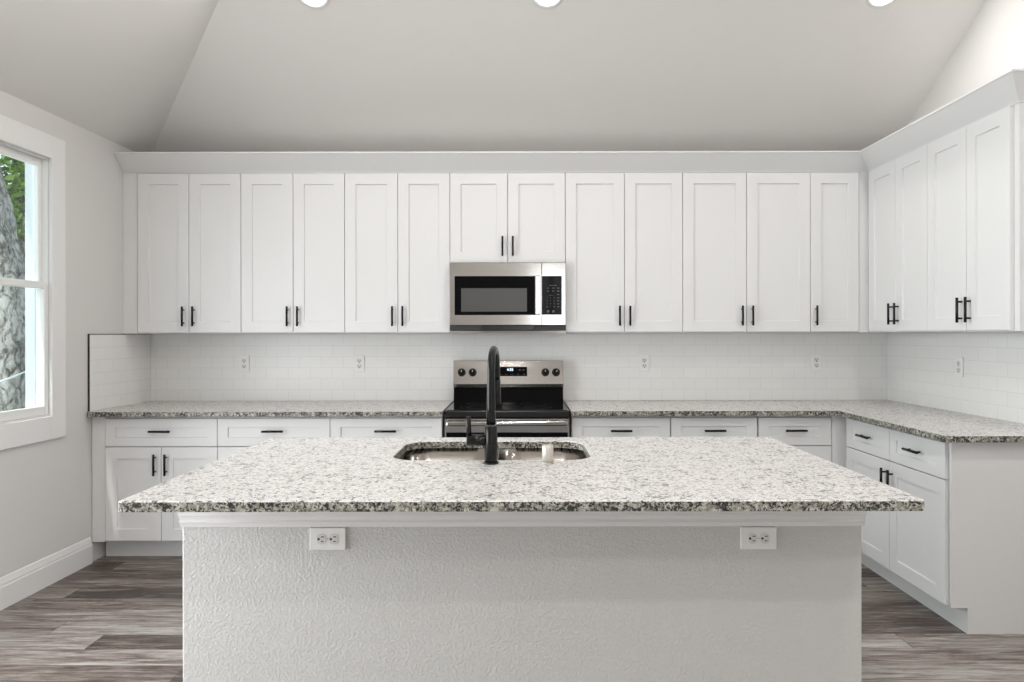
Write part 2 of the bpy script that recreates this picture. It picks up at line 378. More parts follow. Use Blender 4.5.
# baseboard on the left wall: flat board with a stepped ogee top
bp = [(0, 0), (.016, 0), (.016, .112), (.013, .117), (.013, .128), (.009, .142), (.006, .155), (0, .160)]
mb = MB(); mb.loft([[(WL+p, y, z) for p, z in bp] for y in (2.63, 4.262)], smooth=False)
struct(mb.build('baseboard_left', M['trim']), 'white stepped baseboard along the left wall', 'baseboard')

# ------------------------------------------------------------------ window in the left wall
win = bpy.data.objects.new('window_1', None); COL.objects.link(win); win.location = (WL, (OY0+OY1)/2, OZ0)
struct(win, 'white double-hung window in the left wall with a tree outside', 'window')
yc = (OY0+OY1)/2
def wpart(mb, name, m, parent=win):
    o = mb.build(name, m, parent)
    o.location = -Vector(win.location) if parent is win else (0, 0, 0)
    return o
CO0, CO1, CZ0, CZ1 = 2.850, 4.020, .808, 2.502
mb = MB(); x0, x1 = WL, WL+.019
mb.box(x0, x1, CO0, OY0, CZ0, CZ1, .002).box(x0, x1, OY1, CO1, CZ0, CZ1, .002).box(x0, x1, OY0, OY1, OZ1, CZ1, .002).box(x0, x1, OY0, OY1, CZ0, OZ0, .002)
wpart(mb, 'casing', M['trim'])
def rect_frame(xa, xb, y0, y1, z0, z1, wy, wzb, wzt, bev=.002):
    return MB().box(xa, xb, y0, y0+wy, z0, z1, bev).box(xa, xb, y1-wy, y1, z0, z1, bev).box(xa, xb, y0+wy, y1-wy, z0, z0+wzb, bev).box(xa, xb, y0+wy, y1-wy, z1-wzt, z1, bev)
wpart(rect_frame(WL-.072, WL-.004, OY0, OY1, OZ0, OZ1, .005, .008, .006, .0005), 'jamb_liner', M['vinyl'])
wpart(rect_frame(WL-.126, WL-.072, OY0, OY1, OZ0, OZ1, .012, .02, .012, .001), 'exterior_jamb', M['exterior'])
MR = 1.665
ls = wpart(rect_frame(WL-.032, WL-.003, OY0+.0055, OY1-.0055, OZ0+.009, MR+.018, .026, .05, .036), 'sash', M['vinyl'])
us = wpart(rect_frame(WL-.064, WL-.035, OY0+.0055, OY1-.0055, MR-.018, OZ1-.007, .028, .036, .04), 'sash', M['vinyl'])
def pane(x, z0, z1, par):
    o = MB().box(x-.002, x+.002, OY0+.030, OY1-.030, z0, z1).build('pane', M['glass'], par)
    return o
pane(WL-.018, OZ0+.058, MR-.017, ls); pane(WL-.050, MR+.017, OZ1-.046, us)
mb = MB().box(WL-.030, WL-.014, yc-.03, yc+.03, MR+.018, MR+.026, .002).cyl((WL-.022, yc, MR+.026), (WL-.022, yc, MR+.034), .009)
mb.box(WL-.026, WL-.002, yc-.006, yc+.006, MR+.034, MR+.040, .001)
mb.build('sash_lock', M['vinyl'], ls)

# ------------------------------------------------------------------ outside the window
struct(MB().box(-22, -6.0, -6, 22, -.35, -.25).build('ground', M['grass']), 'grass ground outside the window', 'ground')
struct(MB().box(-6.0, WL-T, WB+T, 22, -.35, -.25).box(-6, WL-T, WF-3, WB+T, -.35, -.25).build('ground', M['grass']), 'grass strip beside the house', 'ground')
def ray(px, py, y):
    return Vector(((px-519)/700*y, y, HC-(py-335)/700*y))
def leaves(n, blobs, size, seed):
    R = random.Random(seed); mb = MB(); bm = mb.bm
    for _ in range(n):
        c, r = R.choice(blobs)
        d = Vector((R.gauss(0, 1), R.gauss(0, 1), R.gauss(0, 1))).normalized() * (R.random() ** .5)
        p = Vector(c) + Vector((d.x*r[0], d.y*r[1], d.z*r[2]))
        u = Vector((R.gauss(0, 1), R.gauss(0, 1), R.gauss(0, .6))).normalized(); v = u.orthogonal().normalized()
        v = (Matrix.Rotation(R.random()*6.28, 3, u) @ v); nrm = u.cross(v)
        s = size*(.6+.8*R.random())
        pts = [p, p+u*s*.35+v*s*.3+nrm*s*.05, p+u*s*.75+v*s*.22, p+u*s*1.1-nrm*s*.08, p+u*s*.75-v*s*.22, p+u*s*.35-v*s*.3+nrm*s*.05]
        bm.faces.new([bm.verts.new(q) for q in pts])
    return mb
tb = ray(-3, 335, 6.6)
tree = empty('tree', (tb.x, tb.y, -.25), 'large tree with pale grey bark close outside the left window', 'tree')
def jitter_trunk(pts, rad, seed, n=28):
    R = random.Random(seed); mb = MB(); rings = []
    u = Vector((1, 0, 0)); v = Vector((0, 1, 0)); M_ = 8
    P = []
    for i in range(len(pts)-1):
        for k in range(M_):
            t = k/M_; P.append((Vector(pts[i]).lerp(Vector(pts[i+1]), t), rad[i]*(1-t)+rad[i+1]*t))
    P.append((Vector(pts[-1]), rad[-1])); ph = [R.random()*6 for _ in range(6)]
    for j, (p, r) in enumerate(P):
        rr = []
        for k in range(n):
            a = 2*PI*k/n
            q = r*(1+.07*math.sin(3*a+ph[0]+p.z*1.1)+.05*math.sin(7*a+ph[1]-p.z*2.3)+.035*math.sin(11*a+ph[2]+p.z*4)+.03*R.uniform(-1, 1))
            rr.append(p+u*q*math.cos(a)+v*q*math.sin(a))
        rings.append(rr)
    return mb.loft(rings)
jitter_trunk([(.05, 0, 0), (.04, 0, .5), (.03, 0, 1.6), (-.01, 0, 2.2), (-.09, 0, 2.55), (-.16, .03, 2.9), (-.30, .05, 3.4), (-.6, .1, 5.5)], [.42, .31, .265, .245, .225, .215, .20, .12], 3).build('trunk', M['bark'], tree)
mb = MB(); mb.tube([(-.28, .05, 3.2), (.0, .35, 4.0), (.7, .7, 4.6)], [.11, .08, .04], 10); mb.build('branch', M['bark'], tree)
mb = MB(); mb.tube([(-.3, .05, 3.4), (-.6, -.2, 4.3), (-.9, -.5, 5.2)], [.12, .08, .04], 10); mb.build('branch', M['bark'], tree)
tag(leaves(4000, [((.5, .6, 4.6), (1.0, 1.0, .9)), ((-.7, -.3, 5.0), (1.2, 1.1, .9)), ((-.1, .2, 5.7), (1.2, 1.2, .8))], .11, 5).build('foliage', M['leaf'], tree), kind='stuff')
def bush_tree(px, py, y, rad, label, m, seed, n, size):
    c = ray(px, py, y); t = empty('background_tree', (c.x, c.y, -.25), label, 'tree', 'trees beyond the large trunk')
    h = c.z+.25
    MB().tube([(0, 0, 0), (.05, 0, h*.5), (0, .05, h)], [.14, .1, .05], 10).build('trunk', M['bark'], t)
    tag(leaves(n, [((0, 0, h), rad), ((rad[0]*.5, .3, h+rad[2]*.5), (rad[0]*.7, rad[1]*.7, rad[2]*.6)), ((-rad[0]*.6, -.3, h-rad[2]*.3), (rad[0]*.7, rad[1]*.7, rad[2]*.6))], size, seed).build('foliage', m, t), kind='stuff')
bush_tree(20, 190, 10.5, (1.3, 1.3, 1.5), 'bright green leafy tree seen beside the trunk through the upper sash', M['leaf'], 11, 9000, .095)
bush_tree(-10, 250, 14, (2.4, 1.6, 2.4), 'darker green tree farthest behind the trunk', M['leaf2'], 12, 6000, .15)
A = ray(25, 371, 6.42); B = ray(0, 379, 4.5); d = (A-B)
E = B - d*((B.x-(WL-T))/(d.x)) 
mb = MB(); mb.tube([E.lerp(A, k/6)-Vector((0, 0, .01*math.sin(PI*k/6))) for k in range(7)], .007, 8)
tag(mb.build('cable', M['exterior']), 'pale cable running from the house to the big tree outside the window', 'cable')

# ------------------------------------------------------------------ cabinets
def shaker(w, h, t=.02, stile=.07, dep=.009, rail=None, c=.0015):
    rail = rail or stile
    mb = MB()
    def ring(ix, iz, y): return [(-w/2+ix, y, iz), (w/2-ix, y, iz), (w/2-ix, y, h-iz), (-w/2+ix, y, h-iz)]
    return mb.loft([ring(0, 0, t), ring(0, 0, c), ring(c, c, 0), ring(stile, rail, 0), ring(stile+.002, rail+.002, dep)], smooth=False)
def handle_mesh(vertical, length=.130):
    mb = MB(); r = .0070; d = -.027; hl = length/2; s = hl-.022
    ax = (lambda t, y: (0, y, t)) if vertical else (lambda t, y: (t, y, 0))
    mb.cyl(ax(-hl, d), ax(hl, d), r, n=12, bev=.001)
    for q in (-s, s): mb.cyl(ax(q, d), ax(q, -.0002), .0052, n=10)
    return mb
HV = None; HH = None
def handle(vertical, parent, loc):
    global HV, HH
    src = HV if vertical else HH
    if src is None:
        o = handle_mesh(vertical).build('handle', M['black'], parent)
        if vertical: HV = o
        else: HH = o
    else:
        o = src.copy(); COL.objects.link(o); o.parent = parent
    o.location = loc; return o
GAP = .0035
def door(parent, x0, x1, z0, z1, side, low, name='door'):
    """side: -1 handle at the left edge, +1 right edge, 0 centred drawer"""
    w_, h_ = x1-x0, z1-z0
    if name == 'drawer':
        o = shaker(w_, h_, stile=.062, rail=.052).build('drawer', M['cabinet'], parent, ((x0+x1)/2, 0, z0))
        handle(False, o, (0, 0, h_/2+.008))
    else:
        o = shaker(w_, h_).build('door', M['cabinet'], parent, ((x0+x1)/2, 0, z0))
        hz = .105 if low else h_-.105
        handle(True, o, (side*(w_/2-.032), 0, hz))
    return o
def wall_cabinet(label, cx, w_, box0, box1, doors, zb=UB, dz0=DB, depth=None, right=False, fill=None, end=False):
    dp = depth or (WB-.002-UY)
    if right: t = empty('wall_cabinet', (UX, cx, zb), label, 'cabinet', 'white shaker wall cabinets', -PI/2); dp = WR-.002-UX
    else: t = empty('wall_cabinet', (cx, UY, zb), label, 'cabinet', 'white shaker wall cabinets')
    MB().box(box0, box1, .021, dp, 0, UT-zb, .001).build('cabinet_box', M['cabinet'], t)
    for x0, x1, s in doors: door(t, x0+GAP/2, x1-GAP/2, dz0-zb, DT-zb, s, True)
    if fill: MB().box(fill[0], fill[1], .008, .0208, 0, DT+.004-zb, .001).build('filler_strip', M['cabinet'], t)
    return t
X = [-2.508, -1.827, -1.145, -.453, .3055, 1.077, 1.916]
mids = [-2.169, -1.484, -.7957, -.0735, .694, 1.497]
labs = ['tall white two-door wall cabinet against the window wall, at the left end of the row',
        'tall white two-door wall cabinet, second from the window wall',
        'tall white two-door wall cabinet immediately left of the microwave',
        'short white two-door wall cabinet directly above the microwave',
        'tall white two-door wall cabinet immediately right of the microwave',
        'widest white two-door wall cabinet, between the microwave side and the corner cabinet']
for i in range(6):
    cx = (X[i]+X[i+1])/2; w_ = X[i+1]-X[i]
    b0 = -w_/2+.0005; b1 = w_/2-.0005; fill = None
    if i == 0: b0 = WL+.002-cx; fill = (b0-.008, X[0]-.004-cx)
    zb, dz = (1.858, 1.862) if i == 3 else (UB, DB)
    wall_cabinet(labs[i], cx, w_, b0, b1, [(-w_/2, mids[i]-cx, 1), (mids[i]-cx, w_/2, -1)], zb, dz, fill=fill)
cx = (1.916+2.236)/2
wall_cabinet('narrow white single-door wall cabinet in the right back corner', cx, .32, -.1595, WR-.002-cx, [(-.16, .16, -1)], fill=(.163, UX-.004-cx+.024))
# right wall: local x grows toward the camera
def right_wall_cab(label, y1, ym, y0, yb1, yb0):
    cy = (y0+y1)/2
    return wall_cabinet(label, cy, y1-y0, cy-yb1, cy-yb0, [(cy-y1, cy-ym, 1), (cy-ym, cy-y0, -1)], right=True)
right_wall_cab('white two-door wall cabinet on the right wall, next to the corner', 4.585, 4.256, 3.926, 4.619, 3.9265)
rc = right_wall_cab('white two-door wall cabinet on the right wall, at the open near end', 3.926, 3.584, 3.263, 3.9255, 3.232)
for z in (.16, .55, .92): tag(MB().box(.3315, .336, .0215, .029, z, z+.05, .001).build('hinge', M['hinge'], rc), 'steel hinge')

# crown moulding: one run on the back wall, one on the right with its return
pr = [(0, 2.454), (.005, 2.454), (.008, 2.461), (.014, 2.468), (.104, 2.555), (.112, 2.559), (.112, 2.568), (0, 2.568)]
FY, FXx = UY+.0205, UX+.0205
mb = MB(); mb.loft([[(WL-.006, FY-p, z) for p, z in pr], [(FXx-p-.0005, FY-p, z) for p, z in pr]], smooth=False)
tag(mb.build('crown_molding', M['cabinet']), 'long white crown moulding on top of the back wall cabinets', 'moulding', 'crown mouldings on the wall cabinets')
YE = 3.2315
mb = MB(); mb.loft([[(FXx-p, FY-p-.0005, z) for p, z in pr], [(FXx-p, YE-p, z) for p, z in pr], [(WR-.001, YE-p, z) for p, z in pr]], smooth=False)
tag(mb.build('crown_molding', M['cabinet']), 'white crown moulding with a returned end on the right wall cabinets', 'moulding', 'crown mouldings on the wall cabinets')

BT = CT-CTH
def base_cabinet(label, cx, x0, x1, doors, drawers, right=False, fill=None, toe=None, b=None):
    dp = (WR-.002-BX) if right else (WB-.002-BY)
    if right: t = empty('base_cabinet', (BX, cx, 0), label, 'cabinet', 'white shaker base cabinets', -PI/2)
    else: t = empty('base_cabinet', (cx, BY, 0), label, 'cabinet', 'white shaker base cabinets')
    b0, b1 = b or (x0+.0005, x1-.0005)
    MB().box(b0, b1, .021, dp, .118 if right else .124, BT-.001, .001).build('cabinet_box', M['cabinet'], t)
    tk = toe or (b0, b1)
    kd = .085 if right else .128
    MB().box(tk[0], tk[1], kd, kd+.02, .0, .1175).build('toe_kick', M['cabinet'], t)
    for q0, q1, s in doors: door(t, q0+GAP/2, q1-GAP/2, .122 if right else .133, .704, s, False)
    for q0, q1 in drawers: door(t, q0+GAP/2, q1-GAP/2, .709, .878, 0, False, 'drawer')
    if fill: MB().box(fill[0], fill[1], .008, .0208, .124, BT-.002, .001).build('filler_strip', M['cabinet'], t)
    return t
BXs = [-2.527, -1.842, -1.154, -.470]
lb = ['white base cabinet with one drawer over two doors, against the window wall', 'white base cabinet with one wide drawer, second from the window wall', 'white base cabinet with one wide drawer, immediately left of the range']
for i in range(3):
    x0, x1 = BXs[i], BXs[i+1]; cx = (x0+x1)/2; w_ = x1-x0; fill = None; b = None
    if i == 0: b = (WL+.002-cx, w_/2-.0005); fill = (b[0]-.013, -w_/2-.003)
    base_cabinet(lb[i], cx, -w_/2, w_/2, [(-w_/2, 0, 1), (0, w_/2, -1)], [(-w_/2, w_/2)], fill=fill, b=b)
BR = [(.320, .922), (.926, 1.454), (1.460, 1.906)]
lr = ['white base cabinet immediately right of the range', 'white base cabinet with a centre drawer, second to the right of the range', 'narrowest white base cabinet of the back row, beside the right corner']
for i, (x0, x1) in enumerate(BR):
    cx = (x0+x1)/2; w_ = x1-x0
    doors = [(-w_/2, 0, 1), (0, w_/2, -1)] if i == 0 else [(-w_/2, w_/2, -1)]
    if i == 2: base_cabinet(lr[i], cx, -w_/2, w_/2, doors, [(-w_/2, w_/2)], b=(-w_/2+.0005, WR-.002-cx), fill=(w_/2+.003, BX+.018-cx), toe=(-w_/2, BX+.0845-cx))
    else: base_cabinet(lr[i], cx, -w_/2-.001, w_/2+.001, doors, [(-w_/2, w_/2)])
y1, ym, y0 = 4.250, 3.755, 3.264; cy = (y0+y1)/2
t = base_cabinet('white base cabinet on the right wall with two drawers over two doors', cy, 0, 0, [(cy-y1, cy-ym, 1), (cy-ym, cy-y0, -1)], [(cy-y1, cy-ym), (cy-ym, cy-y0)], right=True, b=(cy-4.2895, cy-3.246), toe=(cy-4.397, cy-3.246))
dp = WR-.002-BX; mb = MB(); e0 = cy-3.2455
pr2 = [(.012, .120), (.085, .120), (.085, 0), (dp, 0), (dp, BT-.001), (.012, BT-.001)]
mb.loft([[(e0, y, z) for y, z in pr2], [(e0+.012, y, z) for y, z in pr2]], smooth=False); mb.build('end_panel', M['cabinet'], t)

# ------------------------------------------------------------------ worktops
def slab(name, poly, z0, z1, label, cat, loc=None):
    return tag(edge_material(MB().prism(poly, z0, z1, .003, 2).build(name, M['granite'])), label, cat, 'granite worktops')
CY, CX, CE = 4.215, 1.927, 3.165
slab('countertop', [(-2.594, CY), (-.462, CY), (-.462, WB-.001), (WL+.001, WB-.001), (WL-.013, CY+.02)], BT, CT, 'speckled granite worktop running from the window wall to the range', 'countertop')
slab('countertop', [(.314, CY), (CX, CY), (CX, CE), (WR-.001, CE), (WR-.001, WB-.001), (.314, WB-.001)], BT, CT, 'L-shaped speckled granite worktop from the range around the right corner', 'countertop')

# ------------------------------------------------------------------ tiled backsplashes
tag(MB().box(WL+.011, WR-.011, WB-.010, WB-.0005, CT+.0005, UB-.002).build('tile_backsplash', M['tile_x']), 'white subway tile backsplash along the back wall', 'backsplash', 'subway tile backsplashes')
bs = tag(MB().box(WL+.0005, WL+.010, 4.245, WB-.0005, CT+.0005, UB-.006).build('tile_backsplash', M['tile_y']), 'short white subway tile backsplash on the window wall with a dark edge', 'backsplash', 'subway tile backsplashes')
mb = MB().box(WL+.0005, WL+.0120, 4.2425, 4.2448, CT+.0005, UB-.002).box(WL+.0005, WL+.0125, 4.2448, 4.618, UB-.0058, UB-.002)
tag(mb.build('edge_trim', M['edge'], bs), 'dark metal edge trim')
tag(MB().box(WR-.010, WR-.0005, CE, WB-.0005, CT+.0005, UB-.002).build('tile_backsplash', M['tile_y']), 'white subway tile backsplash on the right wall', 'backsplash', 'subway tile backsplashes')

# ------------------------------------------------------------------ outlets
def outlet(label, loc, rz=0, roll=0, group='outlets', raised=False):
    t = empty('outlet', loc, label, 'outlet', group); t.rotation_euler = (Matrix.Rotation(rz, 4, 'Z') @ Matrix.Rotation(roll, 4, 'Y')).to_euler()
    MB().box(-.0355, .0355, -.009, -.0005, -.0575, .0575, .0025, 2).build('cover_plate', M['plastic'], t)
    for s in (1, -1):
        mb = MB(); n = 20; r = .0172
        ring = [(r*math.cos(2*PI*i/n), max(-.0142, min(.0142, r*math.sin(2*PI*i/n)))) for i in range(n)]
        mb.loft([[(x, y, s*.0195+z) for x, z in ring] for y in (-.0091, -.0105)], smooth=False)
        rcp = mb.build('receptacle', M['plastic2'], t)
        mb = MB()
        mb.box(-.0088, -.0056, -.0109, -.0106, s*.0195-.001, s*.0195+.0085).box(.0056, .0088, -.0109, -.0106, s*.0195-.001, s*.0195+.007)
        mb.cyl((0, -.0109, s*.0195-.0085), (0, -.0106, s*.0195-.0085), .0040, n=12)
        mb.build('slot', M['slot'], rcp)
    MB().cyl((0, -.0105, 0), (0, -.0091, 0), .0032, n=12).build('screw', M['screw'], t)
    return t
WBt = WB-.010
def wx(px, py, y): v = ray(px, py, y); return v.x, v.z
for px, py, lab in ((244.5, 363.5, 'white outlet on the tile below the leftmost wall cabinets'), (359.5, 363.5, 'white outlet on the tile left of the range'),
                    (644, 363, 'white outlet on the tile right of the range'), (816, 362.5, 'white outlet on the back tile near the right corner')):
    x, z = wx(px, py-.0016*(512-px), WBt); outlet(lab, (x, WBt, z), group='outlets on the tile')
yy = 700*(WR-.01)/(960-519); outlet('white outlet on the right wall tile above the worktop', (WR-.010, yy, ray(960, 367.5, yy).z), rz=-PI/2, group='outlets on the tile')

# ------------------------------------------------------------------ range
RX = -.0735; RW = .380
rg = empty('electric_range', (RX, 4.235, 0), 'stainless steel and black electric range in the back row below the microwave', 'range')
RYB = WB-.012-4.235   # local back
mb = MB().box(-RW+.004, RW-.004, .045, RYB-.03, .05, .895, .003)
for sx in (-1, 1):
    for y in (.09, RYB-.12): mb.cyl((sx*.32, y, 0), (sx*.32, y, .052), .018)
mb.build('body', M['enamel'], rg)
mb = MB(); mb.box(-RW, RW, .0, RYB-.13, .885, .927, .006, 2); mb.build('cooktop_frame', M['enamel'], rg)
ck = MB().box(-RW+.014, RW-.014, .02, RYB-.135, .9272, .930, .001).build('cooktop', M['cooktop'], rg)
mb = MB()
for x, y, r in ((-.19, .17, .105), (.19, .17, .085), (-.19, .40, .08), (.19, .40, .105), (0, .44, .05)):
    n = 40
    for rr in (r, r*.6):
        o_ = [(x+rr*math.cos(2*PI*i/n), y+rr*math.sin(2*PI*i/n), .9302) for i in range(n)]; i_ = [(x+(rr-.0015)*math.cos(2*PI*i/n), y+(rr-.0015)*math.sin(2*PI*i/n), .9302) for i in range(n)]
        mb.loft([o_, i_], cap0=False, cap1=False, smooth=False)
mb.build('burner_rings', M['print'], ck)
# backguard: leaning stainless panel over a black riser
def side_prism(prof, xa, xb): return MB().loft([[(xa, y, z) for y, z in prof], [(xb, y, z) for y, z in prof]], smooth=False)
by = RYB
side_prism([(by-.118, .905), (by-.095, 1.026), (by-.001, 1.026), (by-.001, .905)], -RW+.004, RW-.004).build('riser', M['blackglass'], rg)
side_prism([(by-.122, 1.027), (by-.128, 1.050), (by-.098, 1.205), (by-.09, 1.209), (by-.001, 1.209), (by-.001, 1.027)], -RW+.003, RW-.003).build('backguard', M['steel'], rg)
sl = math.atan2(.03, .155)
def bg_pt(x, t, out=0):  # point on the leaning face, t metres up from its lower edge
    return Vector((x, by-.128+t*math.sin(sl)-out*math.cos(sl), 1.050+t*math.cos(sl)+out*math.sin(sl)))
rg_kn = []
for px in (461.6, 472.5, 545.3, 556.0):
    x = (px-519)/700*4.80-RX
    mb = MB(); mb.cyl(bg_pt(x, .080, .0002), bg_pt(x, .080, .006), .027, n=28); mb.cyl(bg_pt(x, .080, .006), bg_pt(x, .080, .028), .0225, .019, n=28, bev=.002)
    k = mb.build('knob', M['knobblack'], rg)
    o = MB().box(-.0015, .0015, -.0003, .0003, 0, .014).build('knob_pointer', M['plastic'], k); o.location = bg_pt(x, .080, .0285); o.rotation_euler = (-sl, .6 if px > 550 else 0, 0)
x0 = (491-519)/700*4.80-RX; x1 = (527-519)/700*4.80-RX
cs = [bg_pt(x0, .054), bg_pt(x1, .054), bg_pt(x1, .118), bg_pt(x0, .118)]; nn = Vector((0, -math.cos(sl), math.sin(sl)))
mb = MB(); mb.loft([[c+nn*.0003 for c in cs], [c+nn*.003 for c in cs]], smooth=False); dsp = mb.build('display', M['blackglass'], rg)
text('clock_digits', '4:35', .026, M['led'], dsp, bg_pt((510-519)/700*4.8-RX, .098, .0034), (PI/2-sl, 0, 0))
def dmark(x, t0, t1):
    mb = MB(); mb.loft([[bg_pt(x-.006, t0, o_), bg_pt(x+.006, t0, o_), bg_pt(x+.006, t1, o_), bg_pt(x-.006, t1, o_)] for o_ in (.0031, .0036)], smooth=False)
    mb.build('touch_key', M['print'], dsp)
for k in range(6): dmark(x0+.02+k*(x1-x0-.04)/5, .064, .068)
for x in (x1-.05, x1-.025): dmark(x, .094, .099)
# oven door, handle, drawer
dr = MB().box(-RW+.003, RW-.003, .005, .044, .235, .880, .003).build('oven_door', M['steel'], rg)
MB().box(-RW+.012, RW-.012, .002, .0048, .30, .795, .001).build('glass_panel', M['blackglass'], dr)
mb = MB(); mb.box(-RW+.015, RW-.015, -.046, -.026, .838, .868, .008, 3)
for s in (-1, 1): mb.box(s*.33-.014, s*.33+.014, -.03, .0049, .842, .864, .003)
mb.build('handle', M['steel'], dr)
MB().box(-RW+.003, RW-.003, .005, .044, .06, .228, .003).build('drawer', M['steel'], rg)

# ------------------------------------------------------------------ microwave
MY = 4.545; mz0, mz1 = 1.396, 1.856
mw = empty('microwave', (RX, MY, mz0), 'stainless over-the-range microwave with a black glass door', 'microwave')
s_ = MY/700
def mx(px): return (px-519)*s_-RX
def mz(py): return HC-(py-335)*s_-mz0
HW = .3775
MB().box(-HW, HW, .025, WB-.012-MY, .018, mz1-mz0, .003).build('body', M['darkgrille'], mw)
zt, zl = mz1-mz0, mz(325.2)
seam = mx(542)
dr = MB().box(-HW, seam-.001, 0, .024, zl, zt, .003, 2).build('door', M['steel'], mw)
cp = MB().box(seam+.001, HW, 0, .024, zl, zt, .003, 2).build('control_panel', M['steel'], mw)
gl = MB().box(mx(454.6), mx(535.5), -.0015, -.0001, mz(315), mz(276), .0005).build('door_glass', M['blackglass'], dr)
MB().box(mx(461.2), mx(527), -.0022, -.0016, mz(311.6), mz(288.2)).build('window', M['mesh_window'], gl)
hx0, hx1 = mx(534.9), mx(540.3)
mb = MB().box(hx0, hx1, -.045, -.025, mz(314.8), mz(275.8), .005, 3)
for z in (mz(311), mz(279.5)): mb.box(hx0+.006, hx1-.006, -.03, -.0001, z-.01, z+.01, .002)
mb.build('handle', M['steel'], dr)
n = 24; mb = MB(); c = (mx(508.3), mz(269))
mb.loft([[(c[0]+r*math.cos(2*PI*i/n), y, c[1]+r*math.sin(2*PI*i/n)) for i in range(n)] for r, y in ((.0125, -.0001), (.0125, -.0012), (.0105, -.0012), (.0105, -.0006))])
mb.build('emblem', M['steel'], dr)
kb = MB().box(mx(542.6), mx(561.8), -.0015, -.0001, mz(314.8), mz(276), .0005).build('keypad_glass', M['blackglass'], cp)
def kpx(zx): return mx(530+zx/11.375)
def kpy(zy): return mz(265+zy/11.37)
for r, row in enumerate(('123', '456', '789', '0')):
    for k, ch in enumerate(row):
        kk = k if r < 3 else 1
        text('key_digit', ch, .0125, M['print'], kb, (kpx((195, 234, 274)[kk]), -.0019, kpy((375, 408, 442, 476)[r])))
def mark(zx, zy, w_, h_):
    MB().box(kpx(zx)-w_/2, kpx(zx)+w_/2, -.0021, -.0016, kpy(zy)-h_/2, kpy(zy)+h_/2).build('key_mark', M['print'], kb)
mark(263, 233, .05, .003); mark(238, 346, .028, .002)
for zx in (205, 265, 322): mark(zx, 263, .014, .004); mark(zx, 297, .014, .005)
for zy in (338, 375, 408, 442, 476): mark(322, zy, .012, .004)
for zx in (195, 274): mark(zx, 476, .010, .004)
for zx in (206, 266): MB().cyl((kpx(zx), -.0021, kpy(528)), (kpx(zx), -.0016, kpy(528)), .008, n=16).build('round_key', M['print'], kb)
# curved vent lip and lamp below the door
mb = MB(); pts = 14
top = [(-HW+2*HW*i/pts, .004 + .05*max(0, math.sin(PI*i/pts))**.6) for i in range(pts+1)]
poly = top + [(HW, .20), (-HW, .20)]
mb.prism(poly, .0, .017); mb.build('vent_lip', M['ventsteel'], mw)
MB().box(-.17, .17, .006, .0245, .020, zl-.001, .002).build('vent_grille', M['enamel'], mw)

# ------------------------------------------------------------------ island
IX0, IX1, IY0, IY1 = -1.117, 1.129, 1.942, 3.150
PY = 2.24; px0, px1 = -1.080, 1.097
isl = empty('kitchen_island', (0, PY, 0), 'grey textured kitchen island base under the granite top', 'island')
il = lambda y: y-PY
MB().box(px0, px1, 0, .115, 0, BT-.001, .006, 2).build('half_wall', M['drywall'], isl)
for xa in (px0, px1-.02): MB().box(xa, xa+.02, .1155, il(3.07), 0, BT-.001, .001).build('side_panel', M['cabinet'], isl)
MB().box(px0+.021, px1-.021, il(3.05), il(3.07), .10, BT-.001, .001).build('rear_panel', M['cabinet'], isl)
# moulding under the top: flat band, bead and cove, returned around both ends
pr = [(0, .774), (.006, .774), (.009, .784), (.013, .790), (.010, .798), (.012, .806), (.016, .812), (.016, .8935), (0, .8935)]
mb = MB(); e = .0006
def mring(p, z): return z
q = .25
rings = [[(px0-e-p*q, il(3.0), z) for p, z in pr], [(px0-e-p*q, -e-p, z) for p, z in pr], [(px1+e+p*q, -e-p, z) for p, z in pr], [(px1+e+p*q, il(3.0), z) for p, z in pr]]
mb.loft(rings, smooth=False); mb.build('top_molding', M['trim'], isl)
# granite top with the sink cut-out
SX0, SX1, SY0, SY1 = -.478, .271, 2.575, 3.035
def rrect(x0, x1, y0, y1, r, n=8):
    P = []
    for cx, cy, a0 in ((x1-r, y1-r, 0), (x0+r, y1-r, PI/2), (x0+r, y0+r, PI), (x1-r, y0+r, 3*PI/2)):
        for i in range(n+1): P.append((cx+r*math.cos(a0+PI/2*i/n), cy+r*math.sin(a0+PI/2*i/n)))
    return P
mb = MB(); bm = mb.bm
def loop(poly, z):
    vs = [bm.verts.new((x, y, z)) for x, y in poly]; return vs, [bm.edges.new((vs[i], vs[(i+1) % len(vs)])) for i in range(len(vs))]
outer = rrect(IX0, IX1, IY0, IY1, .012, 3); inner = rrect(SX0, SX1, SY0, SY1, .10, 8)
L_ = {}
def insetp(poly, cx, cy, d, sgn):
    out = []
    for i, (x, y) in enumerate(poly):
        (xa, ya), (xb, yb) = poly[i-1], poly[(i+1) % len(poly)]
        tx, ty = xb-xa, yb-ya; l = math.hypot(tx, ty); out.append((x-ty/l*d*sgn*-1*-1, y+tx/l*d*sgn)) 
    return out
ch = .003
oi, ii = insetp(outer, 0, 0, ch, 1), insetp(inner, 0, 0, ch, -1)
vo_t, eo = loop(oi, CT); vi_t, ei = loop(ii, CT)
bmesh.ops.triangle_fill(bm, edges=eo+ei, use_beauty=True)
vo_b, eo = loop(outer, BT); vi_b, ei = loop(inner, BT)
bmesh.ops.triangle_fill(bm, edges=eo+ei, use_beauty=True)
vo_m = [bm.verts.new((x, y, CT-ch)) for x, y in outer]; vi_m = [bm.verts.new((x, y, CT-ch)) for x, y in inner]
for A_, B_ in ((vo_t, vo_m), (vo_m, vo_b), (vi_t, vi_m), (vi_m, vi_b)):
    for i in range(len(A_)): bm.faces.new((A_[i], A_[(i+1) % len(A_)], B_[(i+1) % len(A_)], B_[i]))
tag(edge_material(mb.build('countertop', M['granite'])), 'large speckled granite island top with a sink cut-out', 'countertop', 'granite worktops')
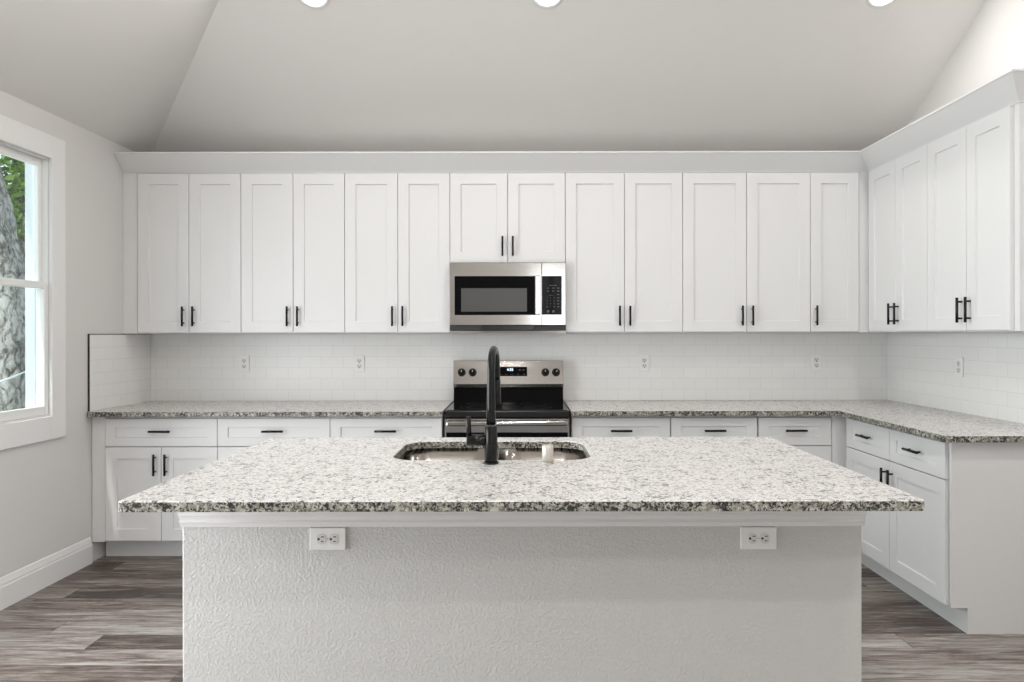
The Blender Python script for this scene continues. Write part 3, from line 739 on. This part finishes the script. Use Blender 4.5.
# undermount double sink
sk = empty('sink', ((SX0+SX1)/2, (SY0+SY1)/2, BT-.21), 'stainless double-bowl undermount sink in the island top', 'sink')
so = -Vector(sk.location)
def bowl(x0, x1, y0, y1):
    zt_ = BT-.0012; zb_ = BT-.195; R = .095; g = .0018
    inn = lambda d, z, r=R: [(x, y, z) for x, y in rrect(x0+d, x1-d, y0+d, y1-d, r)]
    rings = [inn(.012-g, zb_-g, .085), inn(.004-g, zb_+.012, .09), inn(-g, zb_+.03), inn(-g, zt_-.003), inn(-.010, zt_-.003, R+.008), inn(-.010, zt_, R+.008), inn(0, zt_), inn(0, zb_+.03), inn(.004, zb_+.014, .09), inn(.012, zb_+.004, .085), inn(.03, zb_, .07)]
    b = MB().loft(rings).build('bowl', M['sinksteel'], sk, so)
    cx, cy = (x0+x1)/2, (y0+y1)/2
    MB().cyl((cx, cy, zb_+.0005), (cx, cy, zb_+.004), .045, .042, n=28).build('drain', M['nickel'], b)
bowl(SX0-.004, -.1075, SY0-.004, SY1+.004); bowl(-.0845, SX1+.004, SY0-.004, SY1+.004)

# faucet
fx, fy = -.1005, 2.505
fc = empty('faucet', (fx, fy, CT), 'tall matte black pull-down faucet on the island beside the sink', 'faucet', rz=-.085)
mb = MB(); mb.cyl((0, 0, .0005), (0, 0, .008), .0275, n=28, bev=.002); mb.cyl((0, 0, .007), (0, 0, .136), .0235, .0225, n=28, bev=.002); mb.build('base', M['black'], fc)
R_ = .085; top = .421-R_-.0145
pts = [(0, 0, .14), (0, 0, .2), (0, 0, .27), (0, 0, top)] + [(0, R_-R_*math.cos(a), top+R_*math.sin(a)) for a in [PI*k/16 for k in range(1, 17)]] + [(0, 2*R_+.002, top-.03)]
MB().tube(pts, [.0175, .0160, .0148]+[.0138]*(len(pts)-3), 20).build('spout', M['black'], fc)
mb = MB(); mb.cyl((0, 2*R_+.002, top-.031), (0, 2*R_+.004, top-.125), 0.0150, .0170, n=24, bev=.003); sh = mb.build('spray_head', M['black'], fc)
mb = MB(); mb.cyl((-.020, 0, .084), (-.087, -.004, .084), .0195, .0205, n=20, bev=.003); hd = mb.build('valve_body', M['black'], fc)
MB().tube([(-.079, -.004, .100), (-.080, -.004, .13), (-.081, -.006, .168)], [.0095, .009, .0088], 12).build('lever', M['black'], hd)
# air-gap cap
ag = empty('air_gap', (.102, 2.508, CT), 'small satin nickel air gap cap on the island right of the faucet', 'air gap')
mb = MB(); mb.cyl((0, 0, .0004), (0, 0, .006), .0225, n=24, bev=.001); mb.build('base_ring', M['nickel'], ag)
MB().cyl((0, 0, .0062), (0, 0, .066), .0205, n=28, bev=.004).build('cap', M['nickel'], ag)
# island outlets, lying on their side
for pxo, lab in ((328, 'white sideways outlet at the left of the island front'), (757.5, 'white sideways outlet at the right of the island front')):
    v = ray(pxo, 537.9, PY); outlet(lab, (v.x, PY, v.z), roll=PI/2, group='outlets on the island front')

# ------------------------------------------------------------------ recessed ceiling lights
def can(label, x, y, slope, energy):
    z = PLATE+SB*(WB-y) if slope else TOPZ
    t = empty('recessed_light', (x, y, z), label, 'ceiling light', 'recessed ceiling lights')
    if slope: t.rotation_euler = (-math.atan(SB), 0, 0)
    n = 36; mb = MB()
    mb.loft([[(r*math.cos(2*PI*i/n), r*math.sin(2*PI*i/n), zz) for i in range(n)] for r, zz in ((.095, -.0005), (.094, -.005), (.075, -.007), (.072, -.0005))], close=True)
    mb.build('trim_ring', M['trim'], t)
    MB().cyl((0, 0, -.004), (0, 0, -.001), .071, n=36).build('lens', M['lamp'], t)
    l = bpy.data.lights.new('can_light', 'AREA'); l.shape = 'DISK'; l.size = .13; l.energy = energy; l.color = (1, .97, .93)
    o = bpy.data.objects.new('can_light', l); COL.objects.link(o); o.parent = t; o.location = (0, 0, -.0075)
    return t
CE_ = 8
can('recessed ceiling light above the left wall cabinets', -1.13, 3.845, True, CE_)
can('recessed ceiling light above the microwave', .16, 3.845, True, CE_)
can('recessed ceiling light nearest the right gable wall', 2.01, 3.845, True, CE_*.75)
for y in (2.4, .9, -.6, -2.1):  # unseen rows added and spaced to fill and soften the light
    for x in (-.2, 1.7): can('unseen recessed light added in the flat ceiling for fill', x, y, False, 3 if y > 2 else 15)

# the left wall runs a little out of square: turn it and all that is fixed to it about the back corner
SK = Matrix.Translation((WL, WB, 0)) @ Matrix.Rotation(-.022, 4, 'Z') @ Matrix.Translation((-WL, -WB, 0))
for o in [q for q in bpy.data.objects if q.parent is None and (q.name.split('.')[0] in ('wall_left', 'window_1', 'baseboard_left', 'added_door') or q == bs)]:
    o.matrix_basis = SK @ o.matrix_basis
